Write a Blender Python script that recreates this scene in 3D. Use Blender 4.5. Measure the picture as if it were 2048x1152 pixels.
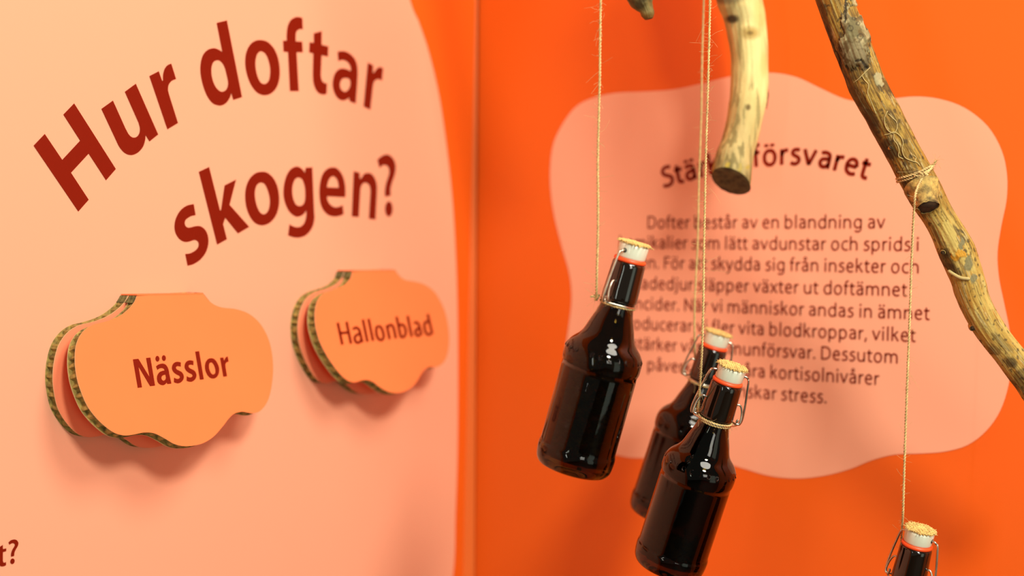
import bpy, bmesh, math, random
from mathutils import Vector, Matrix, noise
from mathutils.geometry import tessellate_polygon

SC = bpy.context.scene
for o in list(bpy.data.objects):
    bpy.data.objects.remove(o)
COL = SC.collection
random.seed(7)

# ------------------------------------------------------------------ camera
F = 2844.0                      # focal length in pixels of the 2048 px frame (50 mm)
down = Vector((-.0142, 1, .02075)).normalized()
Yc = Vector((2945 - 1024, 544 - 576, F)).normalized()
Yc = (Yc - down * Yc.dot(down)).normalized()      # world Y: along the left wall, into the corner
Zc = -down                                        # world Z: up
Xc = Yc.cross(Zc).normalized()
if Xc.x < 0:
    Xc = -Xc
def c2w_dir(v):
    return Vector((v.dot(Xc), v.dot(Yc), v.dot(Zc)))
r0 = c2w_dir(Vector(((949 - 1024) / F, (517 - 576) / F, 1))) * 1.79
CAM = Vector((-r0.x, -r0.y, 1.45))
def ray(px, py):
    return c2w_dir(Vector(((px - 1024) / F, (py - 576) / F, 1)))
def at(px, py, depth):
    return CAM + ray(px, py) * depth
def hit(px, py, P, N):
    d = ray(px, py)
    return CAM + d * ((P - CAM).dot(N) / d.dot(N))
def proj(p):
    q = p - CAM
    cx = q.x * Xc + q.y * Yc + q.z * Zc
    return 1024 + F * cx.x / cx.z, 576 + F * cx.y / cx.z
right_w, up_w, back_w = c2w_dir(Vector((1, 0, 0))), c2w_dir(Vector((0, -1, 0))), c2w_dir(Vector((0, 0, -1)))
cam = bpy.data.cameras.new('camera')
cam_o = bpy.data.objects.new('camera', cam)
COL.objects.link(cam_o)
M = Matrix((right_w, up_w, back_w)).transposed().to_4x4()
M.translation = CAM
cam_o.matrix_world = M
cam.sensor_width = 36
cam.lens = F / 2048 * 36
cam.clip_start = .05
cam.dof.use_dof = True
cam.dof.focus_distance = 1.275
cam.dof.aperture_fstop = 2.7
SC.camera = cam_o

# ------------------------------------------------------------------ world, lights, exposure
w = bpy.data.worlds.new('world')
SC.world = w
w.use_nodes = True
w.node_tree.nodes['Background'].inputs[0].default_value = (.96, .97, .78, 1)
w.node_tree.nodes['Background'].inputs[1].default_value = .14
SC.view_settings.view_transform = 'Standard'
SC.view_settings.look = 'None'
SC.view_settings.gamma = 1
SC.view_settings.exposure = .03
SC.view_settings.use_curve_mapping = False
def area(name, loc, target, size, power, col=(1, .94, .82), sy=None):
    l = bpy.data.lights.new(name, 'AREA')
    l.shape = 'RECTANGLE' if sy else 'DISK'
    l.size = size
    if sy: l.size_y = sy
    l.energy = power
    l.color = col
    o = bpy.data.objects.new(name, l)
    COL.objects.link(o)
    o.location = loc
    o.rotation_euler = (Vector(target) - Vector(loc)).to_track_quat('-Z', 'Y').to_euler()
    return o
area('ceiling_lamp', (1.3, -.55, 2.5), (.3, -.2, 1.35), .65, 18)
area('ceiling_lamp', (2.6, -1.9, 2.95), (.3, -.3, 1.35), .5, 76)
area('added_panel_light', (3.1, -1.1, .85), (.4, -.4, 1.3), .9, 5, (.86, 1, .80), 1.7)  # added low panel, gives the bottles a greenish strip reflection
area('added_panel_light', (3.2, -2.6, 1.6), (.2, -.4, 1.3), .8, 17, (1, .97, .86), .8)  # added level fill, brightens the lower part of the walls
area('tall_lamp', (.62, -3.0, 1.45), (.6, -.3, 1.4), .04, 4, (.95, 1, .88), 1.1)
SC.cycles.use_denoising = True
SC.cycles.max_bounces = 14
SC.cycles.transmission_bounces = 12
SC.cycles.glossy_bounces = 6
SC.cycles.sample_clamp_indirect = 6

# ------------------------------------------------------------------ helpers
def lin(c):
    return tuple(((v / 255) / 12.92 if v <= 10 else ((v / 255 + .055) / 1.055) ** 2.4) for v in c)
def mat(name, rgb, rough=.5, metal=0, spec=.5, noise_amt=0, noise_scale=40, bump=0, bump_scale=200, srgb=False, coat=0):
    m = bpy.data.materials.new(name)
    m.use_nodes = True
    nt = m.node_tree
    b = nt.nodes['Principled BSDF']
    if srgb: rgb = lin(rgb)
    b.inputs['Base Color'].default_value = (*rgb, 1)
    b.inputs['Roughness'].default_value = rough
    b.inputs['Metallic'].default_value = metal
    b.inputs['Specular IOR Level'].default_value = spec
    b.inputs['Coat Weight'].default_value = coat
    tc = nt.nodes.new('ShaderNodeTexCoord')
    if noise_amt:
        n = nt.nodes.new('ShaderNodeTexNoise'); n.inputs['Scale'].default_value = noise_scale; n.inputs['Detail'].default_value = 6
        r = nt.nodes.new('ShaderNodeValToRGB')
        r.color_ramp.elements[0].position = .3; r.color_ramp.elements[1].position = .7
        r.color_ramp.elements[0].color = (*[v * (1 - noise_amt) for v in rgb], 1)
        r.color_ramp.elements[1].color = (*[min(1, v * (1 + noise_amt)) for v in rgb], 1)
        nt.links.new(tc.outputs['Object'], n.inputs['Vector'])
        nt.links.new(n.outputs['Fac'], r.inputs['Fac'])
        nt.links.new(r.outputs['Color'], b.inputs['Base Color'])
    if bump:
        n = nt.nodes.new('ShaderNodeTexNoise'); n.inputs['Scale'].default_value = bump_scale; n.inputs['Detail'].default_value = 4
        bp = nt.nodes.new('ShaderNodeBump'); bp.inputs['Strength'].default_value = bump; bp.inputs['Distance'].default_value = .001
        nt.links.new(tc.outputs['Object'], n.inputs['Vector'])
        nt.links.new(n.outputs['Fac'], bp.inputs['Height'])
        nt.links.new(bp.outputs['Normal'], b.inputs['Normal'])
    return m
def mat_attr(name, rough=.75, bump=.4, bump_scale=500, spec=.3):
    m = mat(name, (1, 1, 1), rough, bump=bump, bump_scale=bump_scale, spec=spec)
    nt = m.node_tree
    a = nt.nodes.new('ShaderNodeAttribute'); a.attribute_name = 'wood_colour'
    nt.links.new(a.outputs['Color'], nt.nodes['Principled BSDF'].inputs['Base Color'])
    return m

MT = {}
MT['orange'] = mat('orange_vinyl', (.80, .118, .006), .45, spec=.35, bump=.03, bump_scale=900)
MT['pink'] = mat('pink_vinyl', (.86, .385, .235), .45, spec=.35, bump=.03, bump_scale=900)
MT['red'] = mat('dark_red_print', (.19, .008, .0005), .5, spec=.15)
MT['trim'] = mat('brown_orange_joint', (.72, .12, .004), .6)
MT['flap'] = mat('apricot_board', (.88, .215, .064), .5, spec=.3, noise_amt=.02, noise_scale=14)
MT['inner'] = mat('pink_board_liner', (.84, .27, .13), .55, spec=.3)  # pink deepened, the shade under the flap is put into it
MT['paper'] = mat('white_paper_edge', (.70, .60, .33), .8)
MT['core'] = mat('kraft_honeycomb', (.33, .23, .055), .85, noise_amt=.6, noise_scale=170)
MT['ceramic'] = mat('white_ceramic', (.66, .72, .56), .14, coat=.4, noise_amt=.03, noise_scale=60)
MT['rubber'] = mat('orange_rubber', (.85, .085, .014), .4)
MT['wire'] = mat('steel_wire', (.56, .53, .42), .28, metal=1, noise_amt=.15, noise_scale=200)
MT['twine'] = mat('jute_twine', (.57, .43, .175), .85, noise_amt=.25, noise_scale=300, bump=.5, bump_scale=1500)
MT['burlap'] = mat('burlap', (.66, .47, .15), .9, noise_amt=.3, noise_scale=250)
MT['collar'] = mat('black_brown_glass', (.006, .003, .0015), .06, spec=.6, coat=.3)
MT['dark'] = mat('socket_shade', (.03, .03, .02), .6)
MT['leaf'] = mat('dried_leaf', (.80, .70, .16), .8, noise_amt=.6, noise_scale=70)
MT['leaf_dark'] = mat('dark_dried_leaf', (.30, .27, .10), .8, noise_amt=.6, noise_scale=70)
MT['floor'] = mat('dark_floor', (.030, .032, .020), .6, noise_amt=.1)
MT['wood'] = mat_attr('branch_wood')
def glass():
    m = bpy.data.materials.new('amber_glass'); m.use_nodes = True
    b = m.node_tree.nodes['Principled BSDF']
    b.inputs['Base Color'].default_value = (.070, .045, .008, 1)
    b.inputs['Roughness'].default_value = .015
    b.inputs['IOR'].default_value = 1.38
    b.inputs['Transmission Weight'].default_value = 1
    nt = m.node_tree
    tc = nt.nodes.new('ShaderNodeTexCoord')
    n = nt.nodes.new('ShaderNodeTexNoise'); n.inputs['Scale'].default_value = 45; n.inputs['Detail'].default_value = 1
    bp = nt.nodes.new('ShaderNodeBump'); bp.inputs['Strength'].default_value = .12; bp.inputs['Distance'].default_value = .002
    nt.links.new(tc.outputs['Object'], n.inputs['Vector'])
    nt.links.new(n.outputs['Fac'], bp.inputs['Height'])
    nt.links.new(bp.outputs['Normal'], b.inputs['Normal'])
    return m
MT['glass'] = glass()

def link(name, verts, faces, mats, parent=None, fm=None, smooth=False):
    me = bpy.data.meshes.new(name)
    me.from_pydata([tuple(v) for v in verts], [], faces)
    if not isinstance(mats, (list, tuple)): mats = [mats]
    for m in mats: me.materials.append(m)
    if fm:
        me.polygons.foreach_set('material_index', fm)
    if smooth:
        me.polygons.foreach_set('use_smooth', [True] * len(me.polygons))
    me.update()
    o = bpy.data.objects.new(name, me)
    COL.objects.link(o)
    if parent: o.parent = parent
    return o
def thing(name, label, cat, loc=None, group=None, mw=None):
    o = bpy.data.objects.new(name, None)
    COL.objects.link(o)
    if loc is not None: o.location = loc
    if mw is not None: o.matrix_world = mw
    o.empty_display_size = .02
    o['label'] = label; o['category'] = cat
    if group: o['group'] = group
    return o
class MB:
    def __init__(s): s.v = []; s.f = []; s.m = []
    def add(s, v, f, mi=0):
        b = len(s.v); s.v += [Vector(x) for x in v]
        s.f += [tuple(i + b for i in q) for q in f]; s.m += [mi] * len(f)
    def tube(s, pts, r, seg=8, mi=0, caps=True, closed=False):
        pts = [Vector(p) for p in pts]
        n = len(pts)
        rr = r if isinstance(r, (list, tuple)) else [r] * n
        t0 = (pts[1] - pts[0]).normalized()
        a = t0.orthogonal().normalized()
        V = []
        for i, p in enumerate(pts):
            if closed: t = (pts[(i + 1) % n] - pts[i - 1]).normalized()
            else: t = (pts[min(i + 1, n - 1)] - pts[max(i - 1, 0)]).normalized()
            a = (a - t * a.dot(t)).normalized(); b = t.cross(a)
            for k in range(seg):
                an = 2 * math.pi * k / seg
                V.append(p + (a * math.cos(an) + b * math.sin(an)) * rr[i])
        Fc = []
        for i in range(n if closed else n - 1):
            j = (i + 1) % n
            for k in range(seg):
                Fc.append((i * seg + k, i * seg + (k + 1) % seg, j * seg + (k + 1) % seg, j * seg + k))
        if caps and not closed:
            Fc.append(tuple(range(seg - 1, -1, -1))); Fc.append(tuple((n - 1) * seg + k for k in range(seg)))
        s.add(V, Fc, mi)
    def lathe(s, prof, seg=64, mi=0, closed=False):
        V = []; Fc = []
        for r, z in prof:
            for k in range(seg):
                an = 2 * math.pi * k / seg
                V.append((r * math.cos(an), r * math.sin(an), z))
        n = len(prof)
        for i in range(n if closed else n - 1):
            j = (i + 1) % n
            for k in range(seg):
                Fc.append((i * seg + k, i * seg + (k + 1) % seg, j * seg + (k + 1) % seg, j * seg + k))
        s.add(V, Fc, mi)
    def build(s, name, mats, parent=None, smooth=True):
        return link(name, s.v, s.f, mats, parent, s.m if isinstance(mats, (list, tuple)) else None, smooth)

def catmull(P, n=6, closed=False):
    """dense smooth polyline through points of any dimension"""
    P = [Vector(p) for p in P]
    N = len(P); out = []
    if N < 3 and not closed: return P
    rng = range(N) if closed else range(N - 1)
    for i in rng:
        p1, p2 = P[i], P[(i + 1) % N]
        p0 = P[i - 1] if (closed or i > 0) else p1 * 2 - p2
        p3 = P[(i + 2) % N] if (closed or i + 2 < N) else p2 * 2 - p1
        for k in range(n):
            t = k / n
            out.append(.5 * ((2 * p1) + (p2 - p0) * t + (2 * p0 - 5 * p1 + 4 * p2 - p3) * t * t + (3 * p1 - p0 - 3 * p2 + p3) * t ** 3))
    if not closed: out.append(P[-1])
    return out
def outline(pts, n=6):
    """points (x, y) are corners, (x, y, 1) are smooth; returns a dense closed loop"""
    if all(len(p) == 3 for p in pts):
        return catmull([p[:2] for p in pts], n, True)
    k0 = next(i for i, p in enumerate(pts) if len(p) == 2)
    pts = pts[k0:] + pts[:k0] + [pts[k0]]
    out = []; run = [pts[0]]
    for p in pts[1:]:
        run.append(p)
        if len(p) == 2:
            seg = catmull([q[:2] for q in run], n) if len(run) > 2 else [Vector(q[:2]) for q in run]
            out += seg[:-1]; run = [p]
    return out
def S(*pts):            # all smooth
    return [(x, y, 1) for x, y in pts]
def ell(cx, cy, rx, ry, rot=0, n=28):
    o = []
    for k in range(n):
        a = 2 * math.pi * k / n
        x, y = rx * math.cos(a), ry * math.sin(a)
        o.append(Vector((cx + x * math.cos(rot) - y * math.sin(rot), cy + x * math.sin(rot) + y * math.cos(rot))))
    return o
def flat(loops, fn):
    """tessellate 2D loops (first outer, others holes); fn maps a 2D point to 3D"""
    tri = tessellate_polygon([[Vector((p.x, p.y, 0)) for p in L] for L in loops])
    V = [fn(p.x, p.y) for L in loops for p in L]
    out = []
    return V, [tuple(t) for t in tri]
def orient(V, Fc, nrm):
    res = []
    for t in Fc:
        n = (V[t[1]] - V[t[0]]).cross(V[t[2]] - V[t[0]])
        res.append(t if n.dot(nrm) > 0 else tuple(reversed(t)))
    return res
def stroke_poly(path, wd, n=6, smooth=True):
    """list of quads (2D) for one stroke with butt ends"""
    P = catmull(path, n) if (smooth and len(path) > 2) else [Vector(p) for p in path]
    L = []; R = []
    for i, p in enumerate(P):
        t = (P[min(i + 1, len(P) - 1)] - P[max(i - 1, 0)]).normalized()
        nn = Vector((-t.y, t.x)) * wd / 2
        L.append(p + nn); R.append(p - nn)
    return L, R

# ------------------------------------------------------------------ setting
X0 = Vector((0, 0, 0)); NX = Vector((1, 0, 0)); NY = Vector((0, -1, 0))
def onL(px, py, off=0):
    return hit(px, py, NX * off, NX)
def onR(px, py, off=0):
    return hit(px, py, NY * off, NY)
def struct(o): o['kind'] = 'structure'; return o
TOPZ = 2.9
# left wall ends on a slightly leaning edge, right wall starts just beyond it
a0, a1 = onL(951, 0), onL(926, 1152)
b0, b1 = onR(958, 0), onR(951, 1152)
def zx(p, q, z):          # extrapolate edge to height z
    t = (z - p.z) / (q.z - p.z)
    return p + (q - p) * t
def slab(name, quad, nrm, t, m):
    V = [Vector(p) for p in quad]; V += [p - nrm * t for p in V]
    Fc = [(0, 1, 2, 3), (7, 6, 5, 4), (0, 4, 5, 1), (1, 5, 6, 2), (2, 6, 7, 3), (3, 7, 4, 0)]
    o = link(name, V, Fc, m)
    bm = bmesh.new(); bm.from_mesh(o.data); bmesh.ops.recalc_face_normals(bm, faces=bm.faces); bm.to_mesh(o.data); bm.free()
    return struct(o)
la, lb = zx(a0, a1, 0.0), zx(a0, a1, TOPZ)
ra, rb = zx(b0, b1, 0.0), zx(b0, b1, TOPZ)
wall_left = slab('wall_left', [Vector((0, -3.4, 0)), la, lb, Vector((0, -3.4, TOPZ))], NX, .03, MT['orange'])
wall_right = slab('wall_right', [ra, Vector((3.2, 0, 0)), Vector((3.2, 0, TOPZ)), rb], NY, .03, MT['orange'])
back = Vector((-.012, .012, 0))
slab('trim_1', [la, ra, rb + back * .6, lb + back * .6], Vector((.7, -.7, 0)), .02, MT['trim'])
struct(link('floor', [(-.2, -3.6, 0), (3.4, -3.6, 0), (3.4, .2, 0), (-.2, .2, 0)], [(0, 1, 2, 3)], MT['floor']))

# printed shapes on the walls
lp = [(820, 0), (838, 45), (858, 105), (878, 190), (893, 290), (904, 390), (911, 500), (915, 620), (916, 760), (915, 900), (911, 1030), (906, 1152)]
edge = [onL(x, y, .0005) for x, y in lp]
loop3 = [(p.y, p.z) for p in edge]
q0, q1 = loop3[0], loop3[1]; r0_, r1_ = loop3[-2], loop3[-1]
loop3 = [(q0[0] - .040, q0[1] + .085)] + loop3
loop3 += [(r1_[0] - .030, r1_[1] - .11), (r1_[0] - .09, r1_[1] - .26), (-.45, .75), (-.7, .50), (-1.1, .35), (-1.8, .45), (-2.1, .9), (-2.15, 1.5), (-1.9, 1.95), (-1.4, 2.14), (-.95, 2.10), (-.72, 2.08), (q0[0] - .27, q0[1] + .30), (q0[0] - .125, q0[1] + .20)]
L = catmull(loop3, 6, True)
V, Fc = flat([L], lambda x, y: Vector((.0005, x, y)))
link('backdrop_print', V, orient(V, Fc, NX), MT['pink'], wall_left)['label'] = 'large pale pink rounded shape printed on the orange wall'
cloud = [(1100, 340), (1106, 290), (1124, 250), (1150, 215), (1182, 197), (1230, 186), (1290, 183), (1345, 179), (1400, 168), (1450, 155), (1500, 147), (1550, 146), (1595, 155), (1640, 176), (1690, 198), (1735, 204), (1780, 198), (1830, 193), (1880, 198), (1930, 216), (1975, 252), (2003, 300), (2014, 350), (2013, 400), (2003, 450), (1995, 505), (1998, 555), (2008, 605), (2019, 660), (2023, 715), (2017, 770), (2000, 822), (1972, 862), (1935, 890), (1890, 903), (1840, 907), (1790, 909), (1745, 920), (1700, 938), (1650, 951), (1595, 957), (1540, 952), (1490, 938), (1445, 925), (1400, 916), (1350, 914), (1300, 916), (1250, 914), (1205, 898), (1168, 865), (1145, 815), (1134, 760), (1130, 710), (1137, 655), (1143, 600), (1139, 550), (1124, 495), (1110, 440), (1102, 390)]
L = [Vector((p.x, p.z)) for p in catmull([onR(x, y, .0005) for x, y in cloud], 4, True)]
V, Fc = flat([L], lambda x, y: Vector((x, -.0005, y)))
link('backdrop_print', V, orient(V, Fc, NY), MT['pink'], wall_right)['label'] = 'pale pink cloud shape printed behind the small text'

# ------------------------------------------------------------------ large lettering (traced outlines)
def crop(ox, oy, s, loops):
    return [[Vector((ox + p.x / s, oy + p.y / s)) for p in (outline(L) if not isinstance(L[0], Vector) else L)] for L in loops]
G1 = []
G1.append(crop(40, 190, 4.8, [[(131,485),(238,373),(406,622),(578,437),(417,187),(520,80),(921,710),(827,818),(660,562),(490,746),(660,1005),(561,1118)]]))
G1.append(crop(190, 110, 5.483, [[(71,590),(197,499),(335,805),(370,868,1),(400,897,1),(430,906,1),(462,893,1),(487,855,1),(493,805,1),(480,745),(328,402),(448,314),(694,871),(598,948),(556,878),(549,940,1),(525,1010,1),(470,1070,1),(400,1096,1),(330,1075,1),(270,1010,1),(225,920)]]))
G1.append(crop(190, 110, 5.483, [[(597,230),(700,177),(738,285),(746,280),(748,210,1),(765,150,1),(795,112,1),(837,93),(890,262),(840,285,1),(808,330,1),(802,385,1),(815,440),(911,745),(795,815)]]))
G1.append(crop(390, 30, 6.063, [[(263,95),(388,64),(572,995),(465,1030),(440,945),(425,1000,1),(385,1060,1),(335,1092,1),(285,1096,1),(215,1068,1),(150,985,1),(100,860,1),(70,720,1),(68,600,1),(95,490,1),(150,425,1),(225,402,1),(285,418,1),(332,448)],
    S((283,548),(325,575),(360,635),(385,730),(401,810),(395,870),(370,912),(325,930),(280,905),(240,850),(210,765),(200,680),(207,610),(235,562))]))
G1.append(crop(390, 30, 6.063, [S((800,303),(880,325),(955,400),(1005,510),(1028,640),(1025,770),(990,880),(925,950),(840,972),(755,940),(685,855),(635,735),(610,600),(618,470),(660,370),(725,315)),
    S((805,440),(850,465),(885,530),(908,620),(912,700),(900,780),(870,825),(835,836),(795,815),(760,745),(738,650),(735,560),(752,485),(778,450))]))
G1.append(crop(550, 20, 6.4, [[(150,392),(150,300,1),(165,200,1),(205,125,1),(270,90,1),(320,92,1),(352,103),(358,248),(325,243,1),(285,265,1),(268,310,1),(267,400),(350,405),(358,542),(278,540),(306,1038),(192,1038),(167,538),(110,533),(103,392)]]))
G1.append(crop(550, 20, 6.4, [[(497,297),(600,270),(598,445),(685,465),(680,597),(598,578),(588,830),(595,880,1),(610,915,1),(640,935,1),(668,940),(662,1072),(620,1082,1),(560,1062,1),(515,1000,1),(490,910,1),(485,800),(490,555),(437,542),(443,412),(497,420)]]))
G1.append(crop(640, 90, 8.227, [[(290,112),(350,100,1),(430,110,1),(520,165,1),(585,250,1),(615,350,1),(622,470,1),(614,640),(590,965),(490,925),(478,865),(440,895,1),(375,912,1),(300,880,1),(245,800,1),(212,690,1),(212,590,1),(240,480,1),(295,410,1),(360,385,1),(430,395,1),(508,430),(508,385,1),(492,330,1),(450,275,1),(390,248,1),(340,250,1),(302,265)],
    [(425,542,1),(465,548,1),(498,580),(500,650,1),(480,710,1),(445,755,1),(400,768,1),(355,735,1),(332,680,1),(335,615,1),(365,560,1),(395,545,1)]]))
G1.append(crop(640, 90, 8.227, [[(787,288),(878,335),(872,455),(892,450),(925,400,1),(960,370,1),(1000,362,1),(1040,385),(1022,588),(980,565,1),(930,568,1),(890,610,1),(872,680),(830,1065),(718,1012)]]))
G2 = []
G2.append(crop(330, 320, 5.239, [[(302,460),(322,577),(270,590,1),(220,625,1),(208,662,1),(222,697,1),(255,708,1),(320,693,1),(375,695,1),(425,735,1),(452,800,1),(455,880,1),(430,965,1),(375,1040,1),(300,1090,1),(237,1107),(213,984),(260,978,1),(315,950,1),(348,910,1),(352,870,1),(335,845,1),(305,838,1),(250,855,1),(200,855,1),(150,825,1),(112,765,1),(100,695,1),(115,610,1),(160,530,1),(225,480,1)]]))
G2.append(crop(330, 320, 5.239, [[(355,123),(463,72),(578,530),(588,520),(625,265),(746,204),(678,470),(884,700),(766,770),(632,605),(610,672),(650,830),(547,887)]]))
G2.append(crop(470, 320, 7.2, [S((400,168),(480,190),(560,270),(615,390),(638,540),(630,680),(585,810),(500,905),(390,940),(290,905),(215,810),(165,680),(147,530),(160,390),(210,270),(295,190)),
    S((385,325),(430,350),(470,430),(497,530),(502,620),(485,710),(450,765),(405,780),(360,750),(320,670),(295,570),(288,470),(305,385),(340,338))]))
G2.append(crop(470, 320, 7.2, [[(1018,110),(1115,104),(1142,750),(1145,850,1),(1115,970,1),(1040,1070,1),(950,1112,1),(860,1115,1),(765,1085),(785,925),(830,950,1),(890,967,1),(950,955,1),(1000,900,1),(1025,810,1),(1028,725),(990,780,1),(930,812,1),(870,810,1),(790,750,1),(730,640,1),(700,510,1),(705,370,1),(740,230,1),(800,135,1),(875,95,1),(935,105,1),(985,150,1),(1007,187)],
    S((920,252),(965,275),(990,330),(1008,410),(1012,510),(1005,590),(975,645),(930,662),(880,640),(845,570),(828,480),(830,380),(855,300),(885,262))]))
G2.append(crop(620, 300, 7.679, [[(545,725),(262,710),(275,780,1),(315,840,1),(380,878,1),(440,872,1),(505,848),(518,985),(460,1010,1),(370,1020,1),(280,995,1),(205,920,1),(160,810,1),(145,660,1),(155,510,1),(195,370,1),(265,290,1),(350,265,1),(420,285,1),(485,360,1),(525,460,1),(545,580,1)],
    [(262,572),(280,490,1),(310,430,1),(355,402,1),(400,430,1),(430,490,1),(442,580)]]))
G2.append(crop(620, 300, 7.679, [[(672,325),(765,350),(765,440),(788,432),(830,370,1),(890,350,1),(950,370,1),(1000,440,1),(1028,540,1),(1030,640),(1008,1068),(905,1055),(930,640),(925,580,1),(900,525,1),(850,500,1),(805,525,1),(780,580,1),(773,650),(750,1030),(642,1020)]]))
G2.append(crop(620, 300, 7.679, [[(1035,150),(1085,105,1),(1140,75,1),(1200,70,1),(1260,110,1),(1305,185,1),(1318,280,1),(1300,390,1),(1265,490,1),(1240,590,1),(1240,700),(1155,718),(1150,640,1),(1165,530,1),(1195,430,1),(1218,350,1),(1215,290,1),(1190,245,1),(1145,230,1),(1110,240,1),(1070,278)]]))
G2.append(crop(620, 300, 7.679, [ell(1212, 905, 58, 118)]))
G3 = [crop(0, 1040, 10.29, [[(60,510),(62,598),(130,582),(130,640),(62,660),(60,830),(70,868,1),(95,876,1),(125,862),(125,930),(90,947,1),(40,955,1),(-5,935,1),(-30,880,1),(-34,820),(-32,690),(-80,702),(-80,640),(-32,625),(-32,570)]]),
      crop(0, 1040, 10.29, [[(175,460),(220,420,1),(290,400,1),(345,415,1),(378,465,1),(370,530,1),(330,600,1),(300,670,1),(292,740),(228,754),(230,690,1),(255,610,1),(295,545,1),(306,510,1),(290,482,1),(260,475,1),(225,488,1),(198,510)]]),
      crop(0, 1040, 10.29, [ell(258, 848, 45, 58, .2)])]
def print_glyphs(name, glyphs, fn, nrm, parent, label, inv=None):
    mb = MB()
    for loops in glyphs:
        V = [fn(p.x, p.y) for L in loops for p in L]
        tri = tessellate_polygon([[Vector((p.x, p.y, 0)) for p in L] for L in loops])
        mb.add(V, orient(V, [tuple(t) for t in tri], nrm))
    o = mb.build(name, MT['red'], parent, smooth=False)
    o['label'] = label
    return o
lw = lambda x, y: onL(x, y, .0010)
print_glyphs('title_lettering', G1, lw, NX, wall_left, 'dark red arched words Hur doftar')
print_glyphs('title_lettering', G2, lw, NX, wall_left, 'dark red arched word skogen with question mark')
print_glyphs('title_lettering', G3, lw, NX, wall_left, 'letter t and question mark ending a word at the bottom left')

# ------------------------------------------------------------------ small stroke alphabet
K = 50
FONT = {
 'a': (505, [[(95,430),(160,465),(250,475),(345,440),(382,350),(385,200),(385,0)], [(385,290),(270,285),(150,250),(105,160),(135,70),(220,30),(310,60),(385,150)]]),
 'b': (575, [[(112,0),(112,715)], [(112,330),(160,425),(270,470),(380,435),(448,340),(462,240),(440,130),(370,50),(270,20),(170,55),(112,150)]]),
 'c': (455, [[(415,440),(330,470),(240,460),(145,390),(105,250),(135,120),(220,40),(330,25),(420,55)]]),
 'd': (575, [[(462,0),(462,715)], [(462,330),(410,430),(310,470),(200,440),(125,345),(108,240),(130,130),(200,45),(300,20),(400,60),(462,160)]]),
 'e': (515, [[(120,262),(425,262)], [(425,262),(400,380),(340,455),(250,470),(160,420),(108,310),(110,190),(150,90),(240,30),(340,28),(430,60)]]),
 'f': (315, [[(135,0),(135,500),(145,610),(200,680),(290,685)], [(35,450),(275,450)]]),
 'g': (570, [[(460,485),(460,60),(445,-70),(370,-145),(260,-160),(130,-125)], [(460,330),(405,430),(310,470),(200,440),(125,345),(108,250),(130,140),(200,60),(300,35),(400,75),(460,165)]]),
 'h': (560, [[(112,0),(112,715)], [(112,310),(165,410),(275,460),(385,430),(440,340),(448,240),(448,0)]]),
 'i': (250, [[(125,0),(125,485)], [(125,585),(125,685)]]),
 'j': (265, [[(140,485),(140,0),(125,-110),(50,-165),(0,-168)], [(140,585),(140,685)]]),
 'k': (500, [[(112,0),(112,715)], [(400,485),(150,255)], [(225,310),(430,0)]]),
 'l': (250, [[(125,0),(125,715)]]),
 'm': (845, [[(112,0),(112,485)], [(112,310),(160,410),(260,460),(365,425),(412,330),(418,240),(418,0)], [(418,320),(470,415),(570,460),(675,425),(722,330),(728,240),(728,0)]]),
 'n': (560, [[(112,0),(112,485)], [(112,310),(165,410),(275,460),(385,430),(440,340),(448,240),(448,0)]]),
 'o': (565, [[(283,470),(380,445),(450,350),(462,245),(440,130),(375,45),(283,20),(190,45),(120,135),(104,245),(125,355),(190,445),(283,470)]]),
 'p': (575, [[(112,-195),(112,485)], [(112,330),(160,425),(270,470),(380,435),(448,340),(462,240),(440,130),(370,50),(270,20),(170,55),(112,150)]]),
 'r': (345, [[(112,0),(112,485)], [(112,280),(150,390),(220,445),(325,450)]]),
 's': (415, [[(350,440),(270,468),(175,455),(120,400),(125,330),(200,280),(290,235),(335,170),(315,80),(240,28),(150,25),(60,60)]]),
 't': (345, [[(145,600),(145,150),(175,50),(240,28),(320,35)], [(35,450),(315,450)]]),
 'u': (560, [[(448,0),(448,485)], [(448,180),(395,75),(295,25),(180,50),(120,140),(112,240),(112,485)]]),
 'v': (485, [[(55,485),(242,15)], [(430,485),(242,15)]]),
 'x': (480, [[(60,485),(420,0)], [(420,485),(60,0)]]),
 'y': (485, [[(55,485),(250,30)], [(430,485),(250,10),(190,-110),(80,-170)]]),
 'D': (665, [[(118,0),(118,675)], [(118,635),(270,640),(430,610),(540,500),(565,345),(530,170),(420,70),(270,38),(118,38)]]),
 'F': (490, [[(118,0),(118,675)], [(118,635),(450,635)], [(118,345),(430,345)]]),
 'N': (675, [[(118,0),(118,675)], [(557,0),(557,675)], [(118,640),(557,35)]]),
 'S': (505, [[(430,610),(330,645),(210,630),(135,560),(130,475),(190,400),(310,345),(400,280),(420,180),(370,80),(250,35),(130,45),(60,80)]]),
 '.': (220, [[(110,0),(110,105)]]),
 ',': (220, [[(130,105),(75,-110)]]),
 ' ': (205, []),
}
def glyph(ch):
    if ch in 'äö':
        adv, st = FONT['a' if ch == 'ä' else 'o']
        c = adv / 2
        return adv, st + [[(c - 100, 585), (c - 100, 680)], [(c + 100, 585), (c + 100, 680)]]
    if ch == 'å':
        adv, st = FONT['a']
        c = adv / 2
        return adv, st + [[(c + 70 * math.cos(a), 660 + 70 * math.sin(a)) for a in [k * math.pi / 5 for k in range(11)]]]
    return FONT[ch]
def text_width(t): return sum(glyph(c)[0] for c in t)
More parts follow.
